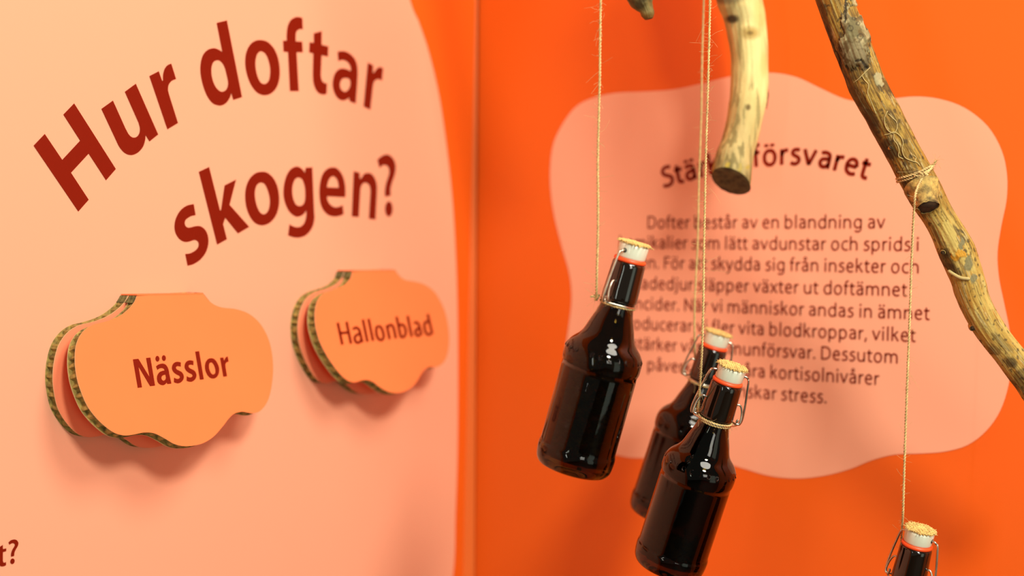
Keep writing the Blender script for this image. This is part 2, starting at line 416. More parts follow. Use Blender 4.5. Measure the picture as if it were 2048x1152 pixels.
def text_strokes(mb, t, place, nrm, wd):
    """place(x, y, adv_centre) maps font units to 3D"""
    x0 = 0
    for ch in t:
        adv, st = glyph(ch)
        cx = x0 + adv / 2
        for path in st:
            ww = wd * (.7 if (ch == 'å' and len(path) == 11) else 1)
            if ch in '.äöij' and len(path) == 2 and abs(path[0][1] - path[1][1]) < 110: ww = wd * 1.15
            Lp, Rp = stroke_poly(path, ww, 4)
            V = [place(x0 + p.x, p.y, cx) for p in Lp] + [place(x0 + p.x, p.y, cx) for p in Rp]
            n = len(Lp)
            q = [(i, i + 1, n + i + 1) for i in range(n - 1)] + [(i, n + i + 1, n + i) for i in range(n - 1)]
            mb.add(V, orient(V, q, nrm))
        x0 += adv
lines = [('Dofter består av en blandning av', 1770, 457), ('kemikalier som lätt avdunstar och sprids i', 1839, 502), ('luften. För att skydda sig från insekter och', 1839, 546),
         ('skadedjur släpper växter ut doftämnet', 1814, 593), ('fytoncider. När vi människor andas in ämnet', 1859, 640.5), ('producerar vi fler vita blodkroppar, vilket', 1831, 684),
         ('stärker vårt immunförsvar. Dessutom', 1797, 726.6), ('påverkar det våra kortisolnivårer', 1758, 770), ('och minskar stress.', 1654, 806.5)]
pl, pr = onR(1295, 456), onR(1770, 457)
cxr = (pl.x + pr.x) / 2
zs = [onR(x, y).z for _, x, y in lines]
n = len(zs); mi = (n - 1) / 2; mz = sum(zs) / n
slope = sum((i - mi) * (z - mz) for i, z in enumerate(zs)) / sum((i - mi) ** 2 for i in range(n))
print('baseline z', [round(z, 4) for z in zs], 'spacing', slope)
mb = MB()
for i, (t, x, y) in enumerate(lines):
    xr = onR(x, y).x
    z = (zs[i] + mz + slope * (i - mi)) / 2
    W = 2 * (xr - cxr); s = W / (text_width(t) - 90)
    print('em', round(s * 1000, 5), t[:12])
    xl = cxr - W / 2 - 45 * s
    text_strokes(mb, t, lambda u, v, c, xl=xl, s=s, z=z: Vector((xl + u * s, -.001, z + v * 2.12e-5)), NY, 80)
mb.build('body_lettering', MT['red'], wall_right, smooth=False)['label'] = 'nine centred lines of small dark red body text'
# arched heading
bp = [(80, 482), (250, 432), (430, 385), (660, 330), (910, 292), (1140, 271), (1395, 274), (1615, 318), (1780, 360), (1925, 402)]
bw = [onR(1310 + x / 4.55, 270 + y / 4.55) for x, y in bp]
arc = catmull([(p.x, p.z) for p in bw], 20)
cum = [0]
for i in range(1, len(arc)): cum.append(cum[-1] + (arc[i] - arc[i - 1]).length)
def arc_at(s):
    s = max(0, min(cum[-1] - 1e-6, s))
    for i in range(1, len(cum)):
        if cum[i] >= s:
            t = (s - cum[i - 1]) / (cum[i] - cum[i - 1])
            a, b = arc[max(0, i - 6)], arc[min(len(arc) - 1, i + 5)]
            return arc[i - 1].lerp(arc[i], t), (b - a).normalized()
T = 'Stärker försvaret'
sc = cum[-1] / (text_width(T) - 80)
print('title em', sc)
def arc_place(u, v, c):
    p, d = arc_at((c - 40) * sc)
    q = p + d * ((u - c) * sc) + Vector((-d.y, d.x)) * (v * sc * 1.0)
    return Vector((q.x, -.001, q.y))
mb = MB(); text_strokes(mb, T, arc_place, NY, 118)
mb.build('heading_lettering', MT['red'], wall_right, smooth=False)['label'] = 'bold dark red arched heading above the body text'

# ------------------------------------------------------------------ folded cardboard signs
TH = .011
N_out = [(585,88),(572,120,1),(545,155,1),(500,192,1),(450,216,1),(400,232,1),(340,248,1),(290,285,1),(257,345,1),(247,420,1),(252,500,1),(270,580,1),(310,680,1),(355,745,1),(410,800,1),(465,838,1),(520,852,1),(570,847,1),(625,836,1),(680,840,1),(735,866,1),(795,900,1),(860,911,1),(940,898,1),(1005,860,1),(1055,805,1),(1090,760,1),(1120,733,1),(1165,722,1),(1220,730,1),(1265,716,1),(1305,660,1),(1327,570,1),(1333,460,1),(1315,345,1),(1270,250,1),(1205,188,1),(1130,160,1),(1050,150,1),(995,125,1),(945,70)]
H_out = [(520,85),(507,135,1),(465,182,1),(400,210,1),(335,232,1),(285,272,1),(260,330,1),(252,400,1),(258,480,1),(285,580,1),(325,665,1),(375,745,1),(435,822,1),(490,868,1),(540,880,1),(600,864,1),(660,872,1),(720,915,1),(780,948,1),(850,957,1),(920,935,1),(975,888,1),(1010,832,1),(1045,785,1),(1090,768,1),(1130,770,1),(1175,740,1),(1205,680,1),(1218,580,1),(1210,470,1),(1180,350,1),(1120,240,1),(1050,182,1),(980,158,1),(900,143,1),(855,110,1),(825,70)]
def sign(label, ox, oy, s, out, ang, lettering, letlabel, board_col):
    px = [(ox + p.x / s, oy + p.y / s) for p in outline(out, 8)]
    h0 = onL(px[0][0], px[0][1], 2 * TH)
    last = (ox + out[-1][0] / s, oy + out[-1][1] / s)
    h1 = onL(*last, 2 * TH)
    hz = (h0.z + h1.z) / 2
    H = Vector((2 * TH, (h0.y + h1.y) / 2, hz))
    n = Vector((math.cos(ang), 0, math.sin(ang)))           # outward normal of opened flap
    dn = Vector((math.sin(ang), 0, -math.cos(ang)))         # down along the flap
    P2 = []
    for x, y in px:
        q = hit(x, y, H, n) - H
        P2.append(Vector((q.y, q.dot(dn))))
    root = thing('folded_sign', label, 'sign', H - Vector((2 * TH, 0, 0)))
    R0 = root.location.copy()
    def board(name, fn, nrm, parent, front, backm):
        # resample evenly
        Ls = []
        for i, p in enumerate(P2):
            q = P2[(i + 1) % len(P2)]
            k = max(1, int((q - p).length / .0011))
            for j in range(k): Ls.append(p.lerp(q, j / k))
        m = len(Ls)
        cen = sum(Ls, Vector((0, 0))) / m
        # core: pleated side walls between the liners
        mbc = MB(); V = []
        per = 0
        rnd = random.Random(len(label))
        ph = 0; nxt = 3; state = 0
        jit = []
        for i in range(m):
            if i >= nxt:
                state = 1 - state; nxt = i + rnd.choice((2, 3, 3, 4))
            jit.append((.0006 if state else .0036) + rnd.uniform(0, .0008))
        for lay in (0.0006, TH - .0006):
            for i, p in enumerate(Ls):
                t = (Ls[(i + 2) % m] - Ls[i - 2]).normalized()
                nn = Vector((t.y, -t.x))
                if (p + nn * .002 - cen).length > (p - cen).length and False: nn = -nn
                V.append((p, nn, lay, jit[i]))
        area2 = sum(Ls[i].x * Ls[(i + 1) % m].y - Ls[(i + 1) % m].x * Ls[i].y for i in range(m))
        sg = 1 if area2 > 0 else -1
        VV = [fn(p - nn * sg * j, lay) for p, nn, lay, j in V]
        Fq = [(i, (i + 1) % m, m + (i + 1) % m, m + i) for i in range(m)]
        mbc.add(VV, Fq)
        core = mbc.build(name, MT['core'], parent, smooth=False)
        for o_, (z0, z1), col in (('cover_sheet', (TH - .0006, TH), front), ('cover_sheet', (0, .0006), backm)):
            tri = tessellate_polygon([[Vector((p.x, p.y, 0)) for p in P2]])
            k = len(P2)
            A = [fn(p, z0) for p in P2]; B = [fn(p, z1) for p in P2]
            Vs = A + B
            f1 = orient(Vs, [tuple(q) for q in tri], -nrm)
            f2 = orient(Vs, [tuple(j + k for j in q) for q in tri], nrm)
            f3 = [(i, (i + 1) % k, k + (i + 1) % k, k + i) for i in range(k)]
            ob = link(o_, Vs, f1 + f2 + f3, [col, MT['paper'], MT['core']], core, [2 if z0 > .001 else 0] * len(f1) + [0 if z0 > .001 else 2] * len(f2) + [1] * k)
        return core
    fb = lambda p, z: Vector((z, p.x, -p.y))                          # local to root, backing board flat on wall
    bb = board('backing_board', fb, NX, root, MT['inner'], MT['inner'])
    top = Vector((2 * TH, 0, 0))
    ff = lambda p, z: top + Vector((0, p.x, 0)) + dn * p.y + n * (z - TH)
    fl = board('front_flap', ff, n, root, board_col, board_col)
    # solid honeycomb where the two boards meet at the fold
    hh = .0075; lv = []
    for i in range(len(P2)):
        if P2[i].y > hh: break
        lv.append(P2[i])
    rv = []
    for i in range(len(P2) - 1, 0, -1):
        if P2[i].y > hh: break
        rv.append(P2[i])
    fcm = mat('dark_fold_core', (.13, .095, .025), .9, noise_amt=.6, noise_scale=250)
    for pts_, sgn in ((lv, 1 if lv[0].x > rv[0].x else -1), (rv, -1 if lv[0].x > rv[0].x else 1)):
        mbw = MB(); cols_ = 10; Vw = []
        for i, p in enumerate(pts_):
            wd_ = 2 * TH + p.y * math.tan(ang) - .0008
            for c_ in range(cols_ + 1):
                Vw.append(Vector((.0006 + wd_ * c_ / cols_, p.x + sgn * (.0007 if c_ % 2 == 0 else -.0012), -p.y)))
        mbw.add(Vw, [(i * (cols_ + 1) + c_, i * (cols_ + 1) + c_ + 1, (i + 1) * (cols_ + 1) + c_ + 1, (i + 1) * (cols_ + 1) + c_) for i in range(len(pts_) - 1) for c_ in range(cols_)])
        mbw.build('fold_core', fcm, root, smooth=False)
    # fold strip over the top
    u0, u1 = P2[0].x, P2[-1].x
    uu = [h0.y - H.y, h1.y - H.y]
    V = [Vector((0, uu[0], .0004)), Vector((2 * TH + .0003, uu[0], .0006)), Vector((2 * TH + .0003, uu[1], .0006)), Vector((0, uu[1], .0004))]
    V += [v - Vector((0, 0, .0012)) for v in V]
    link('fold_strip', V, [(0, 1, 2, 3), (7, 6, 5, 4), (0, 4, 5, 1), (1, 5, 6, 2), (2, 6, 7, 3), (3, 7, 4, 0)], board_col, root)
    pf = lambda x, y: hit(x, y, H + n * .0005, n) - R0
    lettering(pf, n, fl, letlabel)
    return root
NL = []
NL.append([[(185,330),(310,317),(568,740),(488,298),(586,288),(694,932),(582,946),(312,492),(393,972),(297,984)]])
NL.append([ell(749, 314, 45, 66, -.12)]); NL.append([ell(898, 299, 45, 66, -.12)])
NL.append([[(717,488),(770,450,1),(850,428,1),(920,440,1),(970,490,1),(1005,570,1),(1020,660),(1070,885),(982,898),(962,862),(925,905,1),(870,922,1),(800,900,1),(755,845,1),(738,760,1),(750,690,1),(790,630,1),(850,600,1),(913,585),(895,545,1),(850,528,1),(795,538,1),(750,572)],
           [(933,680),(890,690,1),(855,715,1),(840,755,1),(852,795,1),(885,820,1),(925,800,1),(944,750,1)]])
s1 = [(1287,400),(1287,498),(1240,485,1),(1195,490,1),(1175,520,1),(1195,560,1),(1250,590,1),(1310,625,1),(1350,690,1),(1355,760,1),(1325,825,1),(1265,870,1),(1200,878,1),(1130,855),(1132,750),(1180,775,1),(1225,778,1),(1260,755,1),(1265,725,1),(1240,700,1),(1180,670,1),(1120,620,1),(1085,550,1),(1088,480,1),(1120,420,1),(1180,388,1),(1240,388,1)]
NL.append([s1]); NL.append([[(p[0] + 291, p[1] - 34) + tuple(p[2:]) for p in s1]])
NL2 = [[[(467,150),(557,140),(665,788),(577,797)]],
       [S((835,303),(900,320),(960,385),(1005,480),(1020,570),(1005,670),(955,745),(880,770),(810,750),(750,690),(705,590),(692,490),(710,390),(765,320)), S((838,398),(880,430),(915,500),(932,580),(925,645),(880,678),(835,650),(800,580),(785,500),(795,425))],
       [[(1040,292),(1115,285),(1128,350),(1140,350),(1155,305,1),(1180,275,1),(1215,262),(1238,380),(1195,395,1),(1165,435,1),(1165,500),(1200,718),(1115,728)]]]
def let_N(pf, n, parent, lab):
    gl = [crop(250, 690, 11.517, L) for L in NL] + [crop(350, 690, 11.517, L) for L in NL2]
    print_glyphs('lettering', gl, pf, n, parent, lab)
HS1 = [[(200,322),(320,885)], [(425,298),(540,860)], [(255,590),(490,572)],
       [(590,495),(640,458),(690,452),(745,500),(770,570),(800,700),(832,828)], [(770,612),(700,630),(650,670),(635,730),(660,805),(712,838),(770,810),(800,750)],
       [(845,240),(962,812)], [(988,222),(1105,788)],
       [(1240,407),(1305,440),(1355,550),(1378,670),(1350,750),(1300,768),(1240,730),(1198,640),(1185,520),(1198,440),(1240,407)]]
HS2 = [[(175,510),(250,875)], [(195,590),(230,530),(280,505),(330,540),(365,640),(408,855)],
       [(425,295),(535,815)], [(480,560),(540,500),(600,515),(645,590),(662,700),(640,785),(590,822),(525,800)],
       [(708,272),(815,815)],
       [(870,475),(920,442),(975,465),(1005,540),(1030,640),(1065,765)], [(1005,598),(940,620),(908,680),(930,755),(980,788),(1040,755)],
       [(1222,228),(1340,740)], [(1270,440),(1210,422),(1152,452),(1140,540),(1155,640),(1190,725),(1250,762),(1320,730)]]
def let_H(pf, n, parent, lab):
    mb = MB()
    for ox, oy, st in ((660, 620, HS1), (760, 610, HS2)):
        for path in st:
            Lp, Rp = stroke_poly(path, 68, 5)
            V = [pf(ox + p.x / 12.8, oy + p.y / 12.8) for p in Lp + Rp]
            k = len(Lp)
            q = [(i, i + 1, k + i + 1) for i in range(k - 1)] + [(i, k + i + 1, k + i) for i in range(k - 1)]
            mb.add(V, orient(V, q, n))
    mb.build('lettering', MT['red'], parent, smooth=False)['label'] = lab
sign('apricot folded cardboard flap sign reading Nässlor, lower left on the pink wall', 60, 560, 2.742, N_out, math.radians(17), let_N, 'dark red word Nässlor', MT['flap'])
sign('apricot folded cardboard flap sign reading Hallonblad, nearer the wall corner', 560, 520, 3.6, H_out, math.radians(14), let_H, 'dark red word Hallonblad', MT['flap'])

# ------------------------------------------------------------------ swing-top bottles
mm = .001
OUT = [(0, 4), (12, 3.2), (22, 1.2), (26, .3), (29, 0), (31.2, 1.6), (32.9, 5), (33.7, 10), (34.0, 15), (33.7, 18), (33.1, 20.5), (33.0, 30), (33.0, 87), (33.1, 91), (33.8, 93.5), (34.1, 98), (33.8, 102.5), (32.7, 106.5), (30.8, 110), (28.2, 113), (25.4, 115.8), (23.2, 119), (21.5, 123), (19.9, 128), (18.1, 133), (16.3, 138), (15.0, 142.5), (14.2, 147), (14.0, 153), (13.2, 158), (12.9, 180), (12.6, 185.5)]
INN = [(9.0, 185.5), (9.2, 158), (10.2, 145), (12.0, 141), (15.6, 133), (18.6, 124), (21.8, 117), (27.0, 110.5), (30.2, 105), (30.8, 98), (30.2, 85), (30.2, 14), (28.4, 9), (24, 7), (0, 6.5)]
def smooth_prof(P): return [(max(0, p.x), p.y) for p in catmull([Vector(p) for p in P], 3)]
def cap_parts(root, seed, mw):
    rnd = random.Random(seed)
    # dark neck collar
    mb = MB()
    mb.lathe([(r * mm, z * mm) for r, z in [(13.4, 151.5), (14.6, 151.2), (15.3, 152.2), (15.5, 154), (15.3, 160), (14.3, 180), (14.2, 183.3), (13.7, 184.8), (12.8, 185.3), (12.6, 185.3)]], 56)
    mb.build('neck_collar', MT['collar'], root)['label'] = 'black glossy thick glass neck'
    mb = MB()
    mb.lathe([(r * mm, z * mm) for r, z in [(10, 185.2), (13.2, 185.3), (13.9, 186.2), (13.9, 187.6), (13.2, 188.5), (10, 188.6)]], 56)
    mb.build('rubber_seal', MT['rubber'], root)
    mb = MB()
    mb.lathe([(r * mm, z * mm) for r, z in [(0, 188.3), (11.5, 188.4), (12.3, 189), (12.6, 190.2), (13.0, 198.5), (12.8, 200), (12.0, 200.9), (10, 201.2), (0, 201.2)]], 56)
    st = mb.build('ceramic_stopper', MT['ceramic'], root)
    for sx in (-1, 1):
        mb = MB()
        mb.tube([(sx * 12.0 * mm, 0, 195 * mm), (sx * 13.02 * mm, 0, 195 * mm)], 2.0 * mm, 16)
        mb.build('wire_socket', MT['dark'], st)  # dark plug, stands in for the shade inside the pin hole
    # woven burlap disc
    mb = MB(); Rb = 13.4; nT = 12
    for d in (0, 1):
        for i in range(nT):
            o = -Rb + (i + .5) * 2 * Rb / nT + rnd.uniform(-.2, .2)
            half = math.sqrt(max(.5, Rb * Rb - o * o)) + rnd.uniform(-.9, 1.3)
            pts = []
            k = 26
            for j in range(k + 1):
                t = -half + 2 * half * j / k
                zz = 202.2 + .62 * math.sin(math.pi * (t + Rb) / (2 * Rb / nT) + math.pi * (i + d)) + .5 * noise.noise(Vector((o * .15, t * .15, seed)))
                rr = math.hypot(t, o)
                if rr > 11.5: zz -= (rr - 11.5) * rnd.uniform(.05, .35)
                sd = .35 * noise.noise(Vector((i * 3.1, t * .3, seed + d)))
                pts.append(((t if d else o + sd) * mm, (o + sd if d else t) * mm, zz * mm))
            mb.tube(pts, [.60 * mm * rnd.uniform(.7, 1.2) for _ in pts], 5)
    for i in range(110):
        a = rnd.uniform(0, 2 * math.pi); r1 = rnd.uniform(11, 13.5); r2 = r1 + rnd.uniform(.8, 3.0)
        p0 = Vector((r1 * math.cos(a), r1 * math.sin(a), 201.8)); p2 = Vector((r2 * math.cos(a + rnd.uniform(-.15, .15)), r2 * math.sin(a + rnd.uniform(-.15, .15)), 201.8 + rnd.uniform(-1.2, 1.2)))
        mb.tube([p0 * mm, ((p0 + p2) / 2 + Vector((0, 0, rnd.uniform(-.3, .5)))) * mm, p2 * mm], .30 * mm, 4)
    mb.build('burlap_disc', MT['burlap'], root)['label'] = 'frayed round burlap patch on the stopper'
    # bail
    mb = MB()
    side = [(10.5, 195), (13.5, 195.2), (16.6, 194.4), (18.4, 191), (20.0, 183), (22.0, 171), (23.4, 160), (23.6, 154), (22.6, 150.4), (20.8, 150.2), (19.6, 152.2), (20.4, 154.2)]
    for sx in (-1, 1):
        mb.tube([(sx * p.x * mm, p.z * mm, p.y * mm) for p in [Vector((x, y, (1.6 if i > 8 else 0) - .0 * i)) for i, (x, y) in enumerate([tuple(q) for q in catmull(side, 4)])]], 1.05 * mm, 10)
    mb.build('bail_wire', MT['wire'], root)
    for sx in (-1, 1):
        mb = MB()
        P = [(14.2, 0, 167.5), (17, 0, 168.4), (19.4, 0, 166.2), (21.3, -.6, 161), (22, -1.8, 155), (21.2, -2.4, 151.5), (18.5, -2.6, 151)]
        mb.tube([(sx * p.x * mm, p.y * mm, p.z * mm) for p in catmull(P, 5)], .95 * mm, 10)
        mb.build('lever_wire', MT['wire'], root)
    mb = MB(); P = []
    for k in range(48):
        a = 2 * math.pi * k / 48
        ex = 14.9 + 5.2 * max(0, abs(math.cos(a)) - .80) / .20
        P.append((ex * math.cos(a) * mm, min(1, 1 - .45 * max(0, abs(math.cos(a)) - .8) / .2) * 14.9 * math.sin(a) * mm, (149.6 + .8 * math.sin(a)) * mm))
    mb.tube(P, .9 * mm, 9, closed=True)
    mb.build('neck_wire', MT['wire'], root)
def bottle(label, capx, capy, tilt, lean, depth, az, seed, emboss=True):
    """capx, capy: pixel of the stopper's middle (z = 195 mm on the bottle axis)"""
    t, l, a = math.radians(tilt), math.radians(lean), math.radians(az)
    ax_c = Vector((math.sin(t) * math.cos(l), -math.cos(t) * math.cos(l), -math.sin(l)))
    zax = c2w_dir(ax_c).normalized()
    sx = c2w_dir(Vector((math.cos(t), math.sin(t), 0))); sx = (sx - zax * sx.dot(zax)).normalized()
    sy = zax.cross(sx)
    xa = sx * math.cos(a) + sy * math.sin(a); ya = zax.cross(xa)
    Mx = Matrix((xa, ya, zax)).transposed().to_4x4()
    Mx.translation = at(capx, capy, depth) - zax * .195
    root = thing('swing_top_bottle', label, 'bottle', mw=Mx)
    root['group'] = 'swing top bottles hanging on twine'
    mb = MB(); prof = [(r * mm, z * mm) for r, z in smooth_prof(OUT) + smooth_prof(INN)]
    prof[0] = (1e-5, prof[0][1]); prof[-1] = (1e-5, prof[-1][1])
    mb.lathe(prof, 96)
    gl = mb.build('glass_body', MT['glass'], root)
    if emboss:
        mb = MB(); rnd = random.Random(seed)
        k = 26
        for i in range(k):
            aa = 2 * math.pi * i / k
            if rnd.random() < .15: continue
            R = 32.7; z0 = 105.2
            pts = []
            kind = rnd.choice('ocl')
            for j in range(9):
                b = j / 8 * (2 * math.pi if kind == 'o' else 4.2)
                if kind == 'l': du, dv = 0, -2 + 4 * j / 8
                else: du, dv = 1.5 * math.cos(b + 1), 2 * math.sin(b + 1)
                q = aa + du / R
                rr = R - dv * .45 + .15
                pts.append((rr * math.cos(q) * mm, rr * math.sin(q) * mm, (z0 + dv * .9) * mm))
            mb.tube(pts, .62 * mm, 6)
        mb.build('embossed_marks', MT['glass'], root)
    cap_parts(root, seed, Mx)
    return root, Mx
B1, M1 = bottle('brown glass bottle hanging leftmost, filled with dried leaves', 1265, 502, 15.0, 8, 1.20, 56, 1)
B2, M2 = bottle('brown glass bottle hanging furthest back, half hidden by another bottle', 1433, 678, 16.5, 10, 1.44, -4, 2, False)
B3, M3 = bottle('brown glass bottle hanging in front, lowest of the middle pair', 1461, 746, 15.9, 13, 1.28, 2, 3)
B4, M4 = bottle('brown glass bottle at the bottom right, mostly below the frame', 1838, 1072, 9.5, 13, 1.275, -40, 4, False)

def leaves(label, Mx, n, zmax, m, seed, rmax=27.5):
    rnd = random.Random(seed); mb = MB()
    for i in range(n):
        z = rnd.uniform(9, zmax); r = rmax * math.sqrt(rnd.random()) * .93; a = rnd.uniform(0, 6.283)
        c = Vector((r * math.cos(a), r * math.sin(a), z))
        q = Matrix.Rotation(rnd.uniform(0, 6.28), 3, 'Z') @ Matrix.Rotation(rnd.uniform(-1.4, 1.4), 3, 'X') @ Matrix.Rotation(rnd.uniform(-1, 1), 3, 'Y')
        Lg = rnd.uniform(5, 11); W = Lg * rnd.uniform(.25, .5); cu = rnd.uniform(-3, 3)
        V = []
        for j in range(6):
            t = j / 5; wd = W * math.sin(math.pi * (.08 + .84 * t)) * rnd.uniform(.7, 1.1)
            for s in (-1, 0, 1):
                p = Vector((Lg * (t - .5) * 2 * .5, s * wd, cu * (t - .5) ** 2 * 4 + abs(s) * 1.4))
                p = c + q @ p
                rr = math.hypot(p.x, p.y)
                if rr > rmax: p.x *= rmax / rr; p.y *= rmax / rr
                p.z = max(8.2, min(zmax + 6, p.z))
                V.append(p * mm)
        Fq = [(j * 3 + k, j * 3 + k + 1, j * 3 + k + 4, j * 3 + k + 3) for j in range(5) for k in range(2)]
        mb.add(V, Fq)
    o = mb.build('dried_leaves', m)
    o.matrix_world = Mx
    o['kind'] = 'stuff'; o['label'] = label; o['category'] = 'dried leaves'
    return o
leaves('yellowish dried leaves filling the leftmost hanging bottle up to its shoulder', M1, 330, 102, MT['leaf'], 5)
leaves('dark dried leaves in the lower third of the front middle bottle', M3, 130, 30, MT['leaf_dark'], 6)
leaves('dark dried leaves inside the furthest back bottle', M2, 120, 50, MT['leaf_dark'], 7)

# ------------------------------------------------------------------ twine
def twist(mb, pts, r=.00105, pitch=.0055, plies=2, step=.0007, seg=6):
    P = [Vector(p) for p in pts]
    cum = [0]
    for i in range(1, len(P)): cum.append(cum[-1] + (P[i] - P[i - 1]).length)
    n = max(4, int(cum[-1] / step)); R = []
    j = 1
    for i in range(n + 1):
        s = cum[-1] * i / n
        while j < len(P) - 1 and cum[j] < s: j += 1
        t = (s - cum[j - 1]) / max(1e-9, cum[j] - cum[j - 1])
        R.append(P[j - 1].lerp(P[j], min(1, max(0, t))))
    a = (R[1] - R[0]).normalized().orthogonal().normalized()
    fr = []
    for i, p in enumerate(R):
        t = (R[min(i + 1, n)] - R[max(i - 1, 0)]).normalized()
        a = (a - t * a.dot(t)).normalized(); fr.append((a.copy(), t.cross(a)))
    for k in range(plies):
        Q = []
        for i, p in enumerate(R):
            wob = 1 + .25 * noise.noise(p * 260)
            an = 2 * math.pi * (cum[-1] * i / n / pitch + k / plies)
            Q.append(p + (fr[i][0] * math.cos(an) + fr[i][1] * math.sin(an)) * r * .55 * wob)
        mb.tube(Q, [r * .62 * (1 + .3 * noise.noise(q * 400)) for q in Q], seg)
    return R
def fuzz(mb, R, n, rnd, ln=.006, r=.00009):
    for i in range(n):
        p = R[rnd.randrange(len(R))]
        d = Vector((rnd.gauss(0, 1), rnd.gauss(0, 1), rnd.gauss(0, 1))).normalized()
        d2 = Vector((rnd.gauss(0, 1), rnd.gauss(0, 1), rnd.gauss(0, 1))) * .6
        L_ = ln * rnd.uniform(.4, 1.5) * (2 if rnd.random() < .1 else 1)
        pts = [p + d * (L_ * t) + d2 * (L_ * t * t * .8) for t in (0, .35, .7, 1)]
        mb.tube(pts, r, 3, caps=False)
def ring_pts(Mx, z, r, turns=1, n=40, rise=0, a0=0):
    out = []
    for k in range(int(n * turns) + 1):
        a = a0 + 2 * math.pi * k / n
        out.append(Mx @ Vector((r * math.cos(a), r * math.sin(a), z + rise * k / n)))
    return out
def twine_line(label, px, Mx, knot_local, seed, zr=147.5, wraps=2, dens=1.0, rw=.00105):
    """px: list of (x, y, depth) down to the knot on the bottle neck"""
    rnd = random.Random(seed)
    K0 = Mx @ (Vector(knot_local) * mm)
    pts = [at(*p) for p in px] + [K0]
    root = thing('twine', label, 'twine', K0)
    root['group'] = 'jute twines holding the bottles'
    inv = Matrix.Translation(-K0)
    mb = MB()
    cp = catmull(pts, 12)
    cp = [p + Vector((noise.noise(p * 14 + Vector((seed, 0, 0))), noise.noise(p * 14 + Vector((0, seed, 9))), 0)) * .0006 for p in cp[:-1]] + [cp[-1]]
    R = twist(mb, [inv @ p for p in cp], rw)
    mb.build('strand', MT['twine'], root)
    mb = MB(); Rr = []
    for wv in range(wraps):
        Rr += twist(mb, [inv @ p for p in ring_pts(Mx, (zr + wv * 1.9) * mm, (14.6 + .5 * wv) * mm, 1, 40, rnd.uniform(-.5, .5) * mm)], rw * .9)
    mb.build('neck_loop', MT['twine'], root)
    mb = MB()
    kp = [Vector((math.sin(t * 1.0) * 2.0, math.cos(t * 1.4) * 1.8, math.sin(t * 1.7) * 2.0)) * mm for t in [k * .35 for k in range(30)]]
    twist(mb, kp, rw * .95)
    tail = [Vector((0, 0, 0)), Vector((-2.5, .6, 1.0)) * mm, Vector((-5, 0, .5)) * mm]
    tw = [right_w * v.x - back_w * v.y + Vector((0, 0, v.z)) for v in tail]
    twist(mb, tw, rw * .8)
    mb.build('knot', MT['twine'], root)
    mb = MB()
    fuzz(mb, R, int(200 * dens), rnd, .0045); fuzz(mb, Rr, int(40 * dens), rnd, .004); fuzz(mb, [Vector(k) for k in kp], 26, rnd, .005)
    o = mb.build('loose_fibres', MT['twine'], root); o['kind'] = 'stuff'
    return root
def knot_for(Mx, px, py, z, r=15.5):
    # point on the neck circle whose projection is nearest px
    best = None
    for k in range(72):
        a = 2 * math.pi * k / 72
        p = Mx @ (Vector((r * math.cos(a), r * math.sin(a), z)) * mm)
        x, y = proj(p); d = abs(x - px) + .5 * abs(y - py)
        if best is None or d < best[0]: best = (d, (r * math.cos(a), r * math.sin(a), z))
    return best[1]
k1 = knot_for(M1, 1190, 595, 149, 19); print('knot1', k1)
twine_line('jute twine holding the leftmost bottle, left of all the other twines', [(1206, -260, 1.2), (1204, -120, 1.2), (1202, 0, 1.2), (1199, 130, 1.2), (1197, 280, 1.2), (1196, 420, 1.2), (1194, 520, 1.2)], M1, k1, 11, wraps=1)
k2 = knot_for(M2, 1390, 735, 151, 17)
twine_line('thin blurred jute twine just left of the hairy middle one, holding the furthest back bottle', [(1413, -260, 1.44), (1410, -120, 1.44), (1407, 0, 1.44), (1403, 160, 1.44), (1399, 330, 1.44), (1394, 500, 1.44), (1389, 650, 1.44)], M2, k2, 12, wraps=1, dens=.8)
k3 = knot_for(M3, 1396, 812, 150, 18)
twine_line('hairy jute twine tied to the front middle bottle, crossing before the back one', [(1427, -260, 1.27), (1423, -120, 1.27), (1420, 0, 1.268), (1416, 150, 1.265), (1412, 300, 1.262), (1409, 450, 1.26), (1406, 600, 1.255), (1403, 720, 1.26)], M3, k3, 13, wraps=2, dens=1.6)

